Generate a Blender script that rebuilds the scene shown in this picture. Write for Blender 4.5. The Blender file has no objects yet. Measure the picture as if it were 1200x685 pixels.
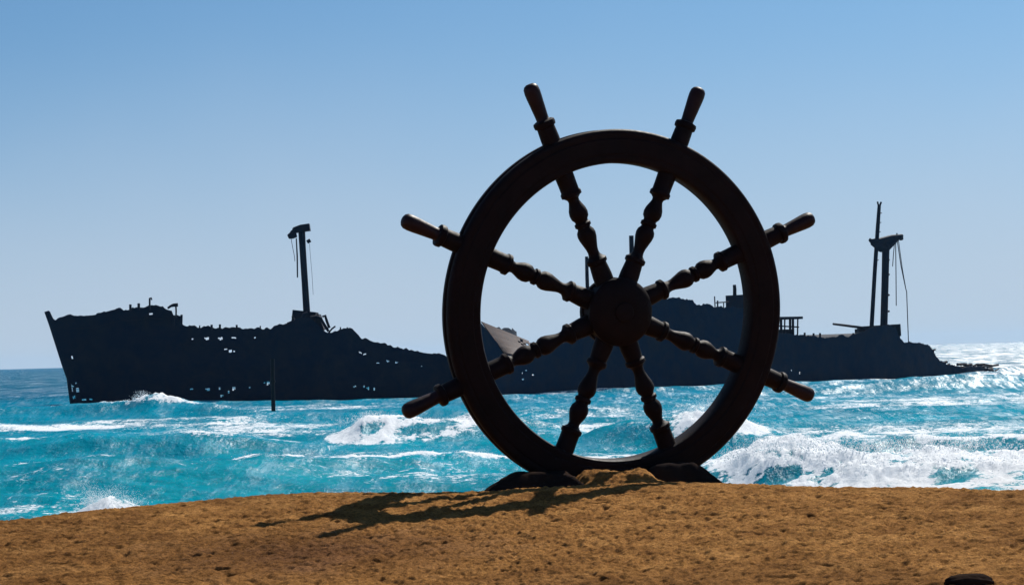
import bpy, bmesh, math, random
import numpy as np
from mathutils import Vector, Matrix

random.seed(7)
RNG = np.random.default_rng(7)
scene = bpy.context.scene
COL = scene.collection
R = math.radians

# ------------------------------------------------------------------ camera model (photo 1200 x 685)
F = 2400.0            # focal length in photo pixels
EYE = 4.5             # eye height above the sea, metres
ROLL = R(1.535)
PITCH = math.atan((414.7 - 342.5) / F)
_r0 = np.array([1, 0, 0.0]); _u0 = np.array([0, -math.sin(PITCH), math.cos(PITCH)])
CF = np.array([0, math.cos(PITCH), math.sin(PITCH)])
CR = _r0 * math.cos(ROLL) - _u0 * math.sin(ROLL)
CU = _u0 * math.cos(ROLL) + _r0 * math.sin(ROLL)
CC = np.array([0, 0, EYE])


def ray(px, py):
    return CF + CR * ((px - 600) / F) - CU * ((py - 342.5) / F)


def at_depth(px, py, Y):
    d = ray(px, py)
    return CC + d * (Y / d[1])


def at_height(px, py, z=0.0):
    d = ray(px, py)
    return CC + d * ((z - EYE) / d[2])


# ------------------------------------------------------------------ helpers
def link(o, parent=None):
    COL.objects.link(o)
    if parent is not None:
        o.parent = parent
    return o


def obj(name, bm, mat, parent=None, smooth=None, loc=None):
    me = bpy.data.meshes.new(name)
    bm.normal_update()
    bm.to_mesh(me); bm.free()
    if smooth is not None:
        for p in me.polygons:
            p.use_smooth = True
        me.set_sharp_from_angle(angle=R(smooth))
    if isinstance(mat, (list, tuple)):
        for m in mat: me.materials.append(m)
    else:
        me.materials.append(mat)
    o = bpy.data.objects.new(name, me)
    if loc is not None: o.location = loc
    return link(o, parent)


def empty(name, loc, label, cat):
    o = bpy.data.objects.new(name, None)
    o.location = loc
    o.empty_display_size = 0.5
    o['label'] = label; o['category'] = cat
    return link(o)


def tube(bm, pts, radii, seg=10, cap=True):
    pts = [Vector(p) for p in pts]
    if not hasattr(radii, '__len__'): radii = [radii] * len(pts)
    rings = []
    up = None
    for i, p in enumerate(pts):
        a = pts[max(i - 1, 0)]; b = pts[min(i + 1, len(pts) - 1)]
        t = (b - a).normalized()
        if up is None:
            up = t.orthogonal().normalized()
        up = (up - t * up.dot(t)).normalized()
        v = t.cross(up)
        rings.append([bm.verts.new(p + (up * math.cos(k * 2 * math.pi / seg) + v * math.sin(k * 2 * math.pi / seg)) * radii[i]) for k in range(seg)])
    for A, B in zip(rings, rings[1:]):
        for k in range(seg):
            bm.faces.new((A[k], A[(k + 1) % seg], B[(k + 1) % seg], B[k]))
    if cap:
        bm.faces.new(rings[0][::-1]); bm.faces.new(rings[-1])


def box(bm, c, half, rot=None):
    r = bmesh.ops.create_cube(bm, size=1.0)
    M = Matrix.Translation(Vector(c)) @ ((rot.to_4x4() if rot else Matrix())) @ Matrix.Diagonal((half[0] * 2, half[1] * 2, half[2] * 2, 1))
    bmesh.ops.transform(bm, matrix=M, verts=r['verts'])


def lathe(bm, prof, seg=24, M=Matrix()):
    """prof: (r, h) along local +Z"""
    rings = []
    for r, h in prof:
        if r < 1e-5:
            rings.append([bm.verts.new(M @ Vector((0, 0, h)))])
        else:
            rings.append([bm.verts.new(M @ Vector((r * math.cos(2 * math.pi * k / seg), r * math.sin(2 * math.pi * k / seg), h))) for k in range(seg)])
    for A, B in zip(rings, rings[1:]):
        for k in range(seg):
            k2 = (k + 1) % seg
            if len(A) == 1 and len(B) == 1: continue
            if len(A) == 1: bm.faces.new((A[0], B[k2], B[k]))
            elif len(B) == 1: bm.faces.new((A[k], A[k2], B[0]))
            else: bm.faces.new((A[k], A[k2], B[k2], B[k]))
    if len(rings[0]) > 1: bm.faces.new(rings[0][::-1])
    if len(rings[-1]) > 1: bm.faces.new(rings[-1])


_PERM = np.concatenate([np.random.default_rng(3).permutation(256)] * 2).astype(np.int32)
_GA = np.random.default_rng(5).random(256) * 2 * math.pi
_GX = np.cos(_GA).astype(np.float32); _GY = np.sin(_GA).astype(np.float32)


def perlin(x, y, seed=0):
    x, y = np.broadcast_arrays(x, y)
    x = x + seed * 13.37; y = y + seed * 7.91
    fx0 = np.floor(x); fy0 = np.floor(y)
    ix = fx0.astype(np.int32) & 255; iy = fy0.astype(np.int32) & 255
    fx = (x - fx0).astype(np.float32); fy = (y - fy0).astype(np.float32)
    ux = fx * fx * (3 - 2 * fx); uy = fy * fy * (3 - 2 * fy)
    pa = _PERM[ix]; pb = _PERM[ix + 1]
    def g(p, dx, dy):
        h = _PERM[p + ((iy + dy) & 255)]
        return _GX[h] * (fx - dx) + _GY[h] * (fy - dy)
    n0 = g(pa, 0, 0); n0 = n0 + (g(pb, 1, 0) - n0) * ux
    n1 = g(pa, 0, 1); n1 = n1 + (g(pb, 1, 1) - n1) * ux
    return (n0 + (n1 - n0) * uy) * 1.45


def fbm(x, y, seed=0, oct=4, gain=0.5):
    a = 1.0; s = 0; t = 0
    for k in range(oct):
        s = s + a * perlin(x * 2 ** k, y * 2 ** k, seed + k * 17); t += a; a *= gain
    return s / t


def sstep(a, b, x):
    t = np.clip((x - a) / (b - a), 0, 1)
    return t * t * (3 - 2 * t)


def grid_mesh(name, X, Y, Z, mat, attrs=None):
    ny, nx = X.shape
    co = np.stack([X, Y, Z], -1).reshape(-1, 3).astype(np.float32)
    idx = np.arange(ny * nx).reshape(ny, nx)
    q = np.stack([idx[:-1, :-1], idx[:-1, 1:], idx[1:, 1:], idx[1:, :-1]], -1).reshape(-1, 4)
    me = bpy.data.meshes.new(name)
    me.vertices.add(len(co)); me.vertices.foreach_set('co', co.ravel())
    me.loops.add(q.size); me.loops.foreach_set('vertex_index', q.ravel().astype(np.int32))
    me.polygons.add(len(q))
    me.polygons.foreach_set('loop_start', np.arange(0, q.size, 4, dtype=np.int32))
    me.polygons.foreach_set('loop_total', np.full(len(q), 4, dtype=np.int32))
    me.polygons.foreach_set('use_smooth', np.ones(len(q), dtype=bool))
    me.update(calc_edges=True)
    for k, v in (attrs or {}).items():
        a = me.attributes.new(k, 'FLOAT', 'POINT'); a.data.foreach_set('value', v.ravel().astype(np.float32))
    me.materials.append(mat)
    o = bpy.data.objects.new(name, me)
    return link(o)


# ------------------------------------------------------------------ materials
def newmat(name):
    m = bpy.data.materials.new(name); m.use_nodes = True
    nt = m.node_tree; nt.nodes.clear()
    out = nt.nodes.new('ShaderNodeOutputMaterial')
    return m, nt, out


def N(nt, typ, **kw):
    n = nt.nodes.new(typ)
    for k, v in kw.items():
        if k in n.inputs: n.inputs[k].default_value = v
        else: setattr(n, k, v)
    return n


def ramp(nt, fac, stops):
    r = nt.nodes.new('ShaderNodeValToRGB')
    cr = r.color_ramp
    while len(cr.elements) < len(stops): cr.elements.new(0.5)
    for e, (p, c) in zip(cr.elements, stops):
        e.position = p; e.color = (*c, 1) if len(c) == 3 else c
    nt.links.new(fac, r.inputs['Fac'])
    return r.outputs['Color']


def noise(nt, vec, scale, detail=4, rough=0.55, dist=0.0):
    n = N(nt, 'ShaderNodeTexNoise', Scale=scale, Detail=detail, Roughness=rough, Distortion=dist)
    nt.links.new(vec, n.inputs['Vector'])
    return n.outputs['Fac']


def math_(nt, op, a, b=None, c=None, clamp=False):
    n = nt.nodes.new('ShaderNodeMath'); n.operation = op; n.use_clamp = clamp
    for i, v in enumerate((a, b, c)):
        if v is None: continue
        if isinstance(v, (int, float)): n.inputs[i].default_value = v
        else: nt.links.new(v, n.inputs[i])
    return n.outputs[0]


def mixc(nt, fac, a, b):
    n = nt.nodes.new('ShaderNodeMix'); n.data_type = 'RGBA'
    if isinstance(fac, (int, float)): n.inputs[0].default_value = fac
    else: nt.links.new(fac, n.inputs[0])
    for i, v in ((6, a), (7, b)):
        if isinstance(v, tuple): n.inputs[i].default_value = (*v, 1)
        else: nt.links.new(v, n.inputs[i])
    return n.outputs[2]


def bump(nt, h, strength, dist, prev=None):
    b = N(nt, 'ShaderNodeBump', Strength=strength, Distance=dist)
    nt.links.new(h, b.inputs['Height'])
    if prev is not None: nt.links.new(prev, b.inputs['Normal'])
    return b.outputs['Normal']


def geo(nt):
    return nt.nodes.new('ShaderNodeNewGeometry').outputs['Position']


def objc(nt):
    return nt.nodes.new('ShaderNodeTexCoord').outputs['Object']


def mat_paint(name, c1, c2, rough=0.38, scale=3.0, bstr=0.25, spec=0.2):
    m, nt, out = newmat(name)
    p = N(nt, 'ShaderNodeBsdfPrincipled')
    v = objc(nt)
    n1 = noise(nt, v, scale, 6, 0.6)
    col = ramp(nt, n1, [(0.35, c1), (0.7, c2)])
    nt.links.new(col, p.inputs['Base Color'])
    p.inputs['Specular IOR Level'].default_value = spec
    n2 = noise(nt, v, scale * 7, 5, 0.6)
    rr = math_(nt, 'MULTIPLY_ADD', n2, 0.35, rough - 0.17)
    nt.links.new(rr, p.inputs['Roughness'])
    nt.links.new(bump(nt, n2, bstr, 0.01), p.inputs['Normal'])
    nt.links.new(p.outputs[0], out.inputs['Surface'])
    return m


M_wheel = mat_paint('wheel_paint', (0.0045, 0.0018, 0.0026), (0.010, 0.0038, 0.0042), 0.60, spec=.10)
M_handle = mat_paint('handle_paint', (0.010, 0.0035, 0.005), (0.022, 0.007, 0.009), 0.50, spec=.16)


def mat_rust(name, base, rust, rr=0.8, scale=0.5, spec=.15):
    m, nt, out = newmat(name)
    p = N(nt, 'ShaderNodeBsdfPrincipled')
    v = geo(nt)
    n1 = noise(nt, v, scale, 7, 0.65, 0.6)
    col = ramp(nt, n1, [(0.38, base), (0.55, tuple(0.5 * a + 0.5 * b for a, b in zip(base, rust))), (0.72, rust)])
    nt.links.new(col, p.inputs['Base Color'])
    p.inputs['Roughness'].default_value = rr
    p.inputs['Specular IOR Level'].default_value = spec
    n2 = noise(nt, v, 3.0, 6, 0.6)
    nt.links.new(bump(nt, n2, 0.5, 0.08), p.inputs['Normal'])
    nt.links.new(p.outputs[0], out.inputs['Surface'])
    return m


M_hull = mat_rust('rusted_hull', (0.004, 0.011, 0.028), (0.018, 0.017, 0.024))  # rusty plating; base pushed blue to carry distance haze
M_hull_aft = mat_rust('hazed_hull', (0.006, 0.021, 0.046), (0.022, 0.025, 0.036))  # paler and bluer than the bow: more haze put into the colour
M_iron = mat_rust('rusted_iron', (0.006, 0.013, 0.028), (0.018, 0.014, 0.018), 0.75, 1.2)  # rust over a base tinted blue with the same haze
M_deck = mat_rust('deck_plate', (0.030, 0.019, 0.019), (0.050, 0.024, 0.018), 0.7, 0.8)
M_post = mat_rust('wet_post', (0.004, 0.006, 0.010), (0.012, 0.009, 0.009), 0.5, 1.5)


def mat_sand():
    m, nt, out = newmat('beach_sand')
    p = N(nt, 'ShaderNodeBsdfPrincipled')
    v = geo(nt)
    big = noise(nt, v, 0.22, 4, 0.55, 0.4)
    mid = noise(nt, v, 2.2, 6, 0.6)
    fine = noise(nt, v, 30, 7, 0.85)
    c1 = ramp(nt, mid, [(0.32, (0.220, 0.098, 0.029)), (0.5, (0.34, 0.160, 0.048)), (0.7, (0.47, 0.235, 0.076))])
    damp = ramp(nt, big, [(0.36, (0.45, 0.42, 0.46)), (0.5, (1, 1, 1))])
    mx = nt.nodes.new('ShaderNodeMix'); mx.data_type = 'RGBA'; mx.blend_type = 'MULTIPLY'; mx.inputs[0].default_value = 0.5
    nt.links.new(c1, mx.inputs[6]); nt.links.new(damp, mx.inputs[7])
    grit = ramp(nt, fine, [(0.36, (0.36, 0.32, 0.34)), (0.5, (1.1, 1.1, 1.1)), (0.64, (1.8, 1.78, 1.6))])
    mx2 = nt.nodes.new('ShaderNodeMix'); mx2.data_type = 'RGBA'; mx2.blend_type = 'MULTIPLY'; mx2.inputs[0].default_value = 0.85
    nt.links.new(mx.outputs[2], mx2.inputs[6]); nt.links.new(grit, mx2.inputs[7])
    nt.links.new(mx2.outputs[2], p.inputs['Base Color'])
    # one soft-edged patch, multiplied darker and more violet
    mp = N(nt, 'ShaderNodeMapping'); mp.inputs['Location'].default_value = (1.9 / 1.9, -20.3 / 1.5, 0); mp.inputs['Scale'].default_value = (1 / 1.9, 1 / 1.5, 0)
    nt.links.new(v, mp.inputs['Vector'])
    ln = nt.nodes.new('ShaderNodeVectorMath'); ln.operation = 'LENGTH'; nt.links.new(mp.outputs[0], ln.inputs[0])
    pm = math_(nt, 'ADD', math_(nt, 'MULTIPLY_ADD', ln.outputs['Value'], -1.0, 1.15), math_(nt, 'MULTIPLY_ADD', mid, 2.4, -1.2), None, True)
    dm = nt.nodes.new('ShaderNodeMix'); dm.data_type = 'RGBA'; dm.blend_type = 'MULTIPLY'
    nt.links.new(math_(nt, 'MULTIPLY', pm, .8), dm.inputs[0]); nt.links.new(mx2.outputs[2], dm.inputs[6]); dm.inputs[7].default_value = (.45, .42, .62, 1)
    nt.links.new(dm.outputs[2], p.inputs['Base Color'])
    p.inputs['Roughness'].default_value = 0.95
    p.inputs['Specular IOR Level'].default_value = 0.03
    n = bump(nt, noise(nt, v, 13, 6, 0.75), 1.0, 0.08)
    n = bump(nt, fine, 1.0, 0.022, n)
    nt.links.new(n, p.inputs['Normal'])
    nt.links.new(p.outputs[0], out.inputs['Surface'])
    return m


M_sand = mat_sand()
M_mound = mat_rust('shade_dark_sand', (0.014, 0.011, 0.011), (0.030, 0.019, 0.013), 1.0, 2.5, 0.0)  # sand colour darkened to hold the wheel's shade; the stone shares it


def mat_water():
    m, nt, out = newmat('sea_water')
    v = geo(nt)
    sep = nt.nodes.new('ShaderNodeSeparateXYZ'); nt.links.new(v, sep.inputs[0])
    at = nt.nodes.new('ShaderNodeAttribute'); at.attribute_name = 'foam'
    foam = at.outputs['Fac']
    # shallow water is greener, deep water bluer
    dep = math_(nt, 'MULTIPLY_ADD', noise(nt, v, 0.02, 4, 0.6), 0.5, math_(nt, 'DIVIDE', sep.outputs['Y'], 420.0))
    body = ramp(nt, dep, [(0.25, (0.0, 0.235, 0.255)), (0.45, (0.0, 0.275, 0.375)), (0.75, (0.0, 0.205, 0.330)), (1.0, (0.0, 0.085, 0.170))])
    patch = noise(nt, v, 0.11, 5, 0.6, 0.5)
    body = mixc(nt, math_(nt, 'MULTIPLY_ADD', patch, 1.6, -0.45, True), body, (0.0, 0.105, 0.165))
    h1 = noise(nt, v, 0.9, 8, 0.62, 0.3)
    h2 = noise(nt, v, 5.5, 6, 0.6, 0.2)
    n = bump(nt, h1, 1.0, 0.17)
    n = bump(nt, h2, 1.0, 0.06, n)
    # wind-ruffled streaks: long in depth, so they still read far out
    mp = N(nt, 'ShaderNodeMapping'); mp.inputs['Scale'].default_value = (.45, .03, 1)
    nt.links.new(v, mp.inputs['Vector'])
    st = noise(nt, mp.outputs[0], 1.0, 7, 0.72)
    mp2 = N(nt, 'ShaderNodeMapping'); mp2.inputs['Scale'].default_value = (2.2, .35, 1)
    nt.links.new(v, mp2.inputs['Vector'])
    st2 = noise(nt, mp2.outputs[0], 1.0, 6, 0.7)
    mp3 = N(nt, 'ShaderNodeMapping'); mp3.inputs['Scale'].default_value = (1.3, .018, 1)
    nt.links.new(v, mp3.inputs['Vector'])
    st3 = noise(nt, mp3.outputs[0], 1.0, 8, 0.8)
    ruf = math_(nt, 'MULTIPLY_ADD', math_(nt, 'ADD', math_(nt, 'MULTIPLY', st, .5), math_(nt, 'MULTIPLY', st2, .5)), 8.0, -3.6, True)
    rfar = math_(nt, 'MULTIPLY_ADD', math_(nt, 'ADD', math_(nt, 'MULTIPLY', st3, .6), math_(nt, 'MULTIPLY', st, .4)), 34.0, -17.9, True)
    ds = math_(nt, 'MULTIPLY_ADD', sep.outputs['Y'], 1 / 200.0, -1.2, True)
    ruf = math_(nt, 'ADD', math_(nt, 'MULTIPLY', ruf, math_(nt, 'SUBTRACT', 1.0, ds)), math_(nt, 'MULTIPLY', rfar, ds))
    far = math_(nt, 'MULTIPLY_ADD', sep.outputs['Y'], 1 / 260.0, -.35, True)
    rough = math_(nt, 'ADD', math_(nt, 'MULTIPLY_ADD', ruf, .14, .18), math_(nt, 'MULTIPLY', far, .30))
    df = N(nt, 'ShaderNodeBsdfDiffuse'); nt.links.new(body, df.inputs['Color']); nt.links.new(n, df.inputs['Normal'])
    wt = nt.nodes.new('ShaderNodeBsdfTranslucent'); nt.links.new(body, wt.inputs['Color'])
    dm_ = nt.nodes.new('ShaderNodeMixShader'); dm_.inputs[0].default_value = .30
    nt.links.new(df.outputs[0], dm_.inputs[1]); nt.links.new(wt.outputs[0], dm_.inputs[2]); df = dm_
    gl = N(nt, 'ShaderNodeBsdfGlossy', distribution='BECKMANN'); gl.inputs['Color'].default_value = (1, 1, 1, 1)
    nt.links.new(rough, gl.inputs['Roughness']); nt.links.new(n, gl.inputs['Normal'])
    fr = N(nt, 'ShaderNodeFresnel', IOR=1.33); nt.links.new(n, fr.inputs['Normal'])
    # a rough sea never reaches mirror reflection at the horizon: facets tilt towards the eye
    cap = math_(nt, 'MULTIPLY', math_(nt, 'MINIMUM', fr.outputs[0], .30), math_(nt, 'ADD', math_(nt, 'MULTIPLY_ADD', ruf, .75, .12), math_(nt, 'MULTIPLY', math_(nt, 'MULTIPLY', ruf, ds), 1.2)))
    w = nt.nodes.new('ShaderNodeMixShader')
    nt.links.new(cap, w.inputs[0]); nt.links.new(df.outputs[0], w.inputs[1]); nt.links.new(gl.outputs[0], w.inputs[2])
    # foam
    f1 = noise(nt, v, 0.75, 8, 0.68, 0.8)
    f2 = noise(nt, v, 4.2, 7, 0.7, 0.6)
    fn = math_(nt, 'ADD', math_(nt, 'MULTIPLY', f1, 0.45), math_(nt, 'MULTIPLY', f2, 0.55))
    k = math_(nt, 'ADD', foam, math_(nt, 'MULTIPLY_ADD', fn, 3.6, -1.8))
    mask = math_(nt, 'MULTIPLY_ADD', k, 4.2, -1.75, True)
    fo = N(nt, 'ShaderNodeBsdfPrincipled', Roughness=0.75)
    fc = ramp(nt, f2, [(0.3, (0.80, 0.85, 0.89)), (0.5, (0.95, 0.96, 0.97))])
    nt.links.new(fc, fo.inputs['Base Color'])
    nt.links.new(bump(nt, f2, 1.0, 0.10), fo.inputs['Normal'])
    tr = nt.nodes.new('ShaderNodeBsdfTranslucent'); tr.inputs['Color'].default_value = (.90, .93, .95, 1)
    fm = nt.nodes.new('ShaderNodeMixShader'); fm.inputs[0].default_value = .5
    nt.links.new(fo.outputs[0], fm.inputs[1]); nt.links.new(tr.outputs[0], fm.inputs[2]); fo = fm
    mx = nt.nodes.new('ShaderNodeMixShader')
    nt.links.new(mask, mx.inputs[0]); nt.links.new(w.outputs[0], mx.inputs[1]); nt.links.new(fo.outputs[0], mx.inputs[2])
    nt.links.new(mx.outputs[0], out.inputs['Surface'])
    return m


M_sea = mat_water()

m, nt, out = newmat('spray')
p = N(nt, 'ShaderNodeBsdfPrincipled', Roughness=0.6)
nt.links.new(ramp(nt, noise(nt, geo(nt), 2.0), [(0.3, (0.75, 0.82, 0.86)), (0.6, (0.9, 0.92, 0.93))]), p.inputs['Base Color'])
nt.links.new(p.outputs[0], out.inputs['Surface'])
M_spray = m

# ------------------------------------------------------------------ sea
# breaking waves and swells: control points (photo x, distance, crest height, foam)
WAVES = [
    # big shore break, right
    dict(p=[(800, 67, 0.2, .2), (845, 67, .55, .8), (880, 66, .95, 1.), (905, 66, 1.2, 1.), (930, 66, 1.25, 1.), (965, 65.5, 1.05, 1.), (1010, 65, .85, 1.), (1060, 64.5, .85, 1.), (1110, 64, .95, 1.), (1160, 63.5, .85, .95), (1230, 63, .9, 1.), (1330, 64, .9, .9), (1420, 66, .2, .4)],
         wf=2.7, wb=5.5, ff=(-5.2, 9.5), push=.4, rough=.30, holes=[(925, .75, 1.), (1108, .65, 1.), (1185, .5, .8)]),
    # second line behind it
    dict(p=[(860, 84, .1, .1), (930, 84, .7, .55), (1010, 83, .8, .5), (1090, 82, .8, .6), (1200, 81, .8, .55), (1340, 82, .6, .4)], wf=2.2, wb=5, ff=(-1, 6), push=.3, rough=.12),
    # breaker left of the wheel
    dict(p=[(380, 113, .0, .5), (392, 112, .2, .8), (408, 111.5, .6, .95), (425, 111, 1.15, 1.), (460, 111, .95, 1.), (505, 111, .85, .95), (545, 112, 1.3, .5), (575, 112, 1.3, .05), (610, 113, .9, 0.), (680, 115, .2, .0)], wf=2.9, wb=4.5, ff=(-4.2, 4.0), push=.4, rough=.26, holes=[(452, .6, .9), (500, .9, 1.), (530, .7, .9)]),
    # teal face and breaking end behind the wheel
    dict(p=[(640, 95, .2, .0), (690, 93, .8, .1), (735, 92, 1.2, .08), (775, 91, 1.25, .3), (800, 91, 1.3, 1.), (850, 91, 1.1, 1.), (880, 91, .6, .8), (920, 92, .2, .4)], wf=2.8, wb=4, ff=(-2.6, 3.5), push=.5, rough=.24),
    # swell lifting at the bow
    dict(p=[(-260, 172, 1.0, .0), (-60, 172, 1.3, .0), (50, 172, 1.0, .05), (140, 171, 1.3, .35), (180, 170, 1.75, .75), (215, 169, 1.5, .5), (260, 166, .8, .35), (330, 163, .2, .2)], wf=4.0, wb=6, ff=(-1.0, 2.2), push=.4, rough=.18),
    # long smooth swell in front of the stern
    dict(p=[(860, 205, .3, 0.), (930, 203, .8, .0), (1000, 201, 1.05, .0), (1060, 199, 1.1, 0.), (1120, 198, 1.0, .0), (1200, 198, 1.0, 0.), (1320, 200, .6, .0)], wf=6, wb=9, ff=(-.5, 1.5), push=.3, rough=.1),
    # dark hump, far left middle
    dict(p=[(-120, 101, 1.0, .35), (0, 100, 1.0, .5), (90, 99, 1.05, .25), (180, 98, .95, .3), (245, 97, .9, .8), (290, 98, .75, .5), (380, 99, .3, .2)], wf=3.0, wb=5, ff=(-.6, 2.4), push=.4, rough=.15),
    # near hump, left, with a foam sheet on its back
    dict(p=[(-150, 74, 1.0, .7), (0, 74, 1.0, .8), (110, 73, 1.05, .75), (220, 74, 1.0, .85), (330, 75, .95, .9), (430, 77, .9, .9), (560, 78, .8, .9), (660, 79, .5, .7), (760, 80, .1, .3)], wf=3.6, wb=5, ff=(-.3, 8.5), push=.4, rough=.15),
    # small shore splash, left
    dict(p=[(80, 63.5, .0, .4), (105, 63.2, .35, 1.), (125, 63.1, .5, 1.), (150, 63.2, .25, .9), (185, 63.5, .0, .3)], wf=.9, wb=.9, ff=(-1.8, 1.4), push=.3, rough=.35),
]
# broad foam streak bands: (x0, x1, distance, half depth, amount)
BANDS = [(-200, 330, 146, 10, .62), (150, 420, 132, 12, .5), (-200, 260, 84, 5, .55), (380, 640, 72, 5, .6), (300, 620, 92, 6, .35), (560, 840, 118, 10, .5),
         (560, 840, 150, 14, .32), (900, 1400, 160, 16, .55), (860, 1400, 105, 8, .5), (900, 1400, 76, 5, .45), (0, 500, 188, 12, .3), (-200, 120, 64, 4, .4), (560, 700, 78, 6, .6)]


def wx(px, d):
    return (px - 600) / F * d


def _line(pa, da, pb, db):
    A = np.array([wx(pa, da), da]); B = np.array([wx(pb, db), db])
    return A, (B - A) / np.linalg.norm(B - A)


FORE_LINE = _line(82, 225, 545, 235); AFT_LINE = _line(552, 234, 1165, 292)   # where the wreck lies


def build_sea():
    ang = np.concatenate([np.linspace(-40, -19, 160, endpoint=False), np.linspace(-19, 19, 900), np.linspace(19, 40, 161)[1:]])
    ys = [30.0]
    while ys[-1] < 320: ys.append(ys[-1] * 1.0030)
    r = 1.0030
    while ys[-1] < 5600:
        r = min(r * 1.012, 1.06); ys.append(ys[-1] * r)
    ys = np.array(ys)
    T = np.tan(np.radians(ang))
    X = ys[:, None] * T[None, :]; Y = np.repeat(ys[:, None], len(ang), 1)
    dy = np.gradient(ys)[:, None]
    Z = np.zeros_like(X); foam = np.zeros_like(X); DY = np.zeros_like(X)

    def lod(lam):
        return np.clip((lam / dy - 2.2) / 3.0, 0, 1)
    # swell trains towards the beach
    warp = 6 * fbm(X / 45, Y / 60, 3, 3)
    env = 0.55 + 0.9 * fbm(X / 40, Y / 28, 9, 2)
    for lam, amp, ax, seed in ((21, .44, .04, 1), (13.5, .24, -.06, 2), (8.3, .11, .12, 5)):
        ph = 2 * np.pi * (Y + ax * X + warp * (1 + .1 * seed)) / lam
        s = np.sin(ph)
        shp = (np.exp(1.2 * s) - 1.266) / 2.0
        e = np.clip(.5 + 1.1 * fbm(X / (lam * 2.2), Y / (lam * 1.4), seed * 7, 2), .1, 1.5)
        Z += amp * shp * e * lod(lam)
        DY += -.5 * amp * shp * e * lod(lam)
        foam += .16 * np.clip(shp * e - .75, 0, 1) * lod(lam)
    # chop: sharp little crests
    for lam, amp, seed in ((4.2, .12, 21), (2.1, .075, 22), (1.05, .045, 23), (.52, .022, 24)):
        n = perlin(X / (lam * 1.35), Y / lam, seed)
        c = (1 - np.abs(n) * 2) - .35
        Z += amp * c * lod(lam)
    # named waves
    for w in WAVES:
        P = np.array(w['p'], float)
        xs = np.array([wx(a, d) for a, d in P[:, :2]])
        o = np.argsort(xs)
        r0, r1 = np.searchsorted(ys, (P[:, 1].min() - 5 * w['wf'] - 3, P[:, 1].max() + 3.2 * w['wb'] + 4))
        sl_ = slice(r0, r1)
        Xf, Yf = X, Y
        X, Y = Xf[sl_], Yf[sl_]
        yc = np.interp(X, xs[o], P[o, 1]) + 1.2 * fbm(X / 7, X * 0 + 3.3, int(P[0, 1]), 3)
        A = np.interp(X, xs[o], P[o, 2], left=0, right=0) * (1 + .25 * fbm(X / 3.0, Y / 2.5, 31, 3))
        fo = np.interp(X, xs[o], P[o, 3], left=0, right=0)
        t = Y - yc
        h = np.where(t < 0, np.exp(-(t / w['wf']) ** 2), np.exp(-np.abs(t / w['wb']) ** 1.6))
        f0, f1 = w['ff']
        tf = t + (1.6 * fbm(X / 1.8, Y / 2.2, 111, 4) + .7 * fbm(X / .5, Y / .6, 113, 3)) * min(1.0, -f0 / 3)
        fm = sstep(f0 - .8, f0 + .9, tf) * (1 - sstep(f1 * .35, f1, tf))
        fr = 1.0
        for hp, hw, hh in w.get('holes', []):
            hx = wx(hp, P[:, 1].mean())
            k = np.exp(-((X - hx - .3 * t + .5 * fbm(X / .6, Y / .6, 77, 3)) / hw) ** 2) * np.exp(-((t + 2.3 + .6 * fbm(X / .5, Y / .5, 78, 3)) / .8) ** 2)
            fm = fm * (1 - .95 * np.clip(k * 1.5, 0, 1)); fr = fr * (1 - .8 * np.clip(k * 1.5, 0, 1))
        fm = fm * fo * (.90 + 1.5 * fbm(X / 1.5, Y / 1.5, 47, 5, .6))
        foam[sl_] = np.maximum(foam[sl_], fm * 1.15)
        bil = .6 - 1.9 * np.abs(fbm(X / .75, Y / .75, 57, 5, .6))
        bil2 = .45 - 1.5 * np.abs(fbm(X / 2.2, Y / 2.2, 59, 3))
        Z[sl_] += A * h + w['rough'] * np.clip(A, 0, 2) * (bil * .8 + bil2) * np.clip(fm, 0, 1) * fr * np.clip(h * 1.2 + .15, 0, 1)
        DY[sl_] -= w['push'] * A * h * np.where(t < 0, 1, h)
        X, Y = Xf, Yf
    for x0, x1, d, hd, am in BANDS:
        a0, a1 = wx(x0, d), wx(x1, d)
        ed = sstep(a0 - 4, a0 + 6, X) * (1 - sstep(a1 - 6, a1 + 4, X))
        r0, r1 = np.searchsorted(ys, (d - 3 * hd - 3, d + 3 * hd + 3))
        x_, y_ = X[r0:r1], Y[r0:r1]
        yy = y_ - d - 3.0 * fbm(x_ / 14, x_ * 0 + d, 71, 3)
        b = np.exp(-(yy / hd) ** 2) * ed[r0:r1] * am * 1.4 * (.75 + .8 * fbm(x_ / 7, y_ / 5, int(d), 3))
        foam[r0:r1] = np.maximum(foam[r0:r1], b)
    foam += .025 + .24 * fbm(X / 16, Y / 10, 91, 4) * (1 - sstep(150, 420, Y))
    for sec_, u0_, u1_ in ((FORE_LINE, 0, 46), (AFT_LINE, 0, 92)):
        A_, t_ = sec_
        for_x = A_[1] + (X - A_[0]) * t_[1] / t_[0] - 8.5 / t_[0]
        ins = sstep(A_[0] - 1, A_[0] + 2, X) * (1 - sstep(A_[0] + u1_ * t_[0] - 3, A_[0] + u1_ * t_[0], X))
        foam = np.maximum(foam, ins * np.exp(-((Y - for_x + 1.2) / 2.2) ** 2) * (.55 + .9 * fbm(X / 3, Y / 3, 99, 3)))
    foam = np.clip(foam, 0, 1.3)
    # keep the deep part below the sand quiet
    Z *= sstep(33, 48, Y)
    o = grid_mesh('sea', X, Y + DY, Z, M_sea, {'foam': foam})
    o['kind'] = 'structure'
    return X, Y + DY, Z, foam


SEA = build_sea()


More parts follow.
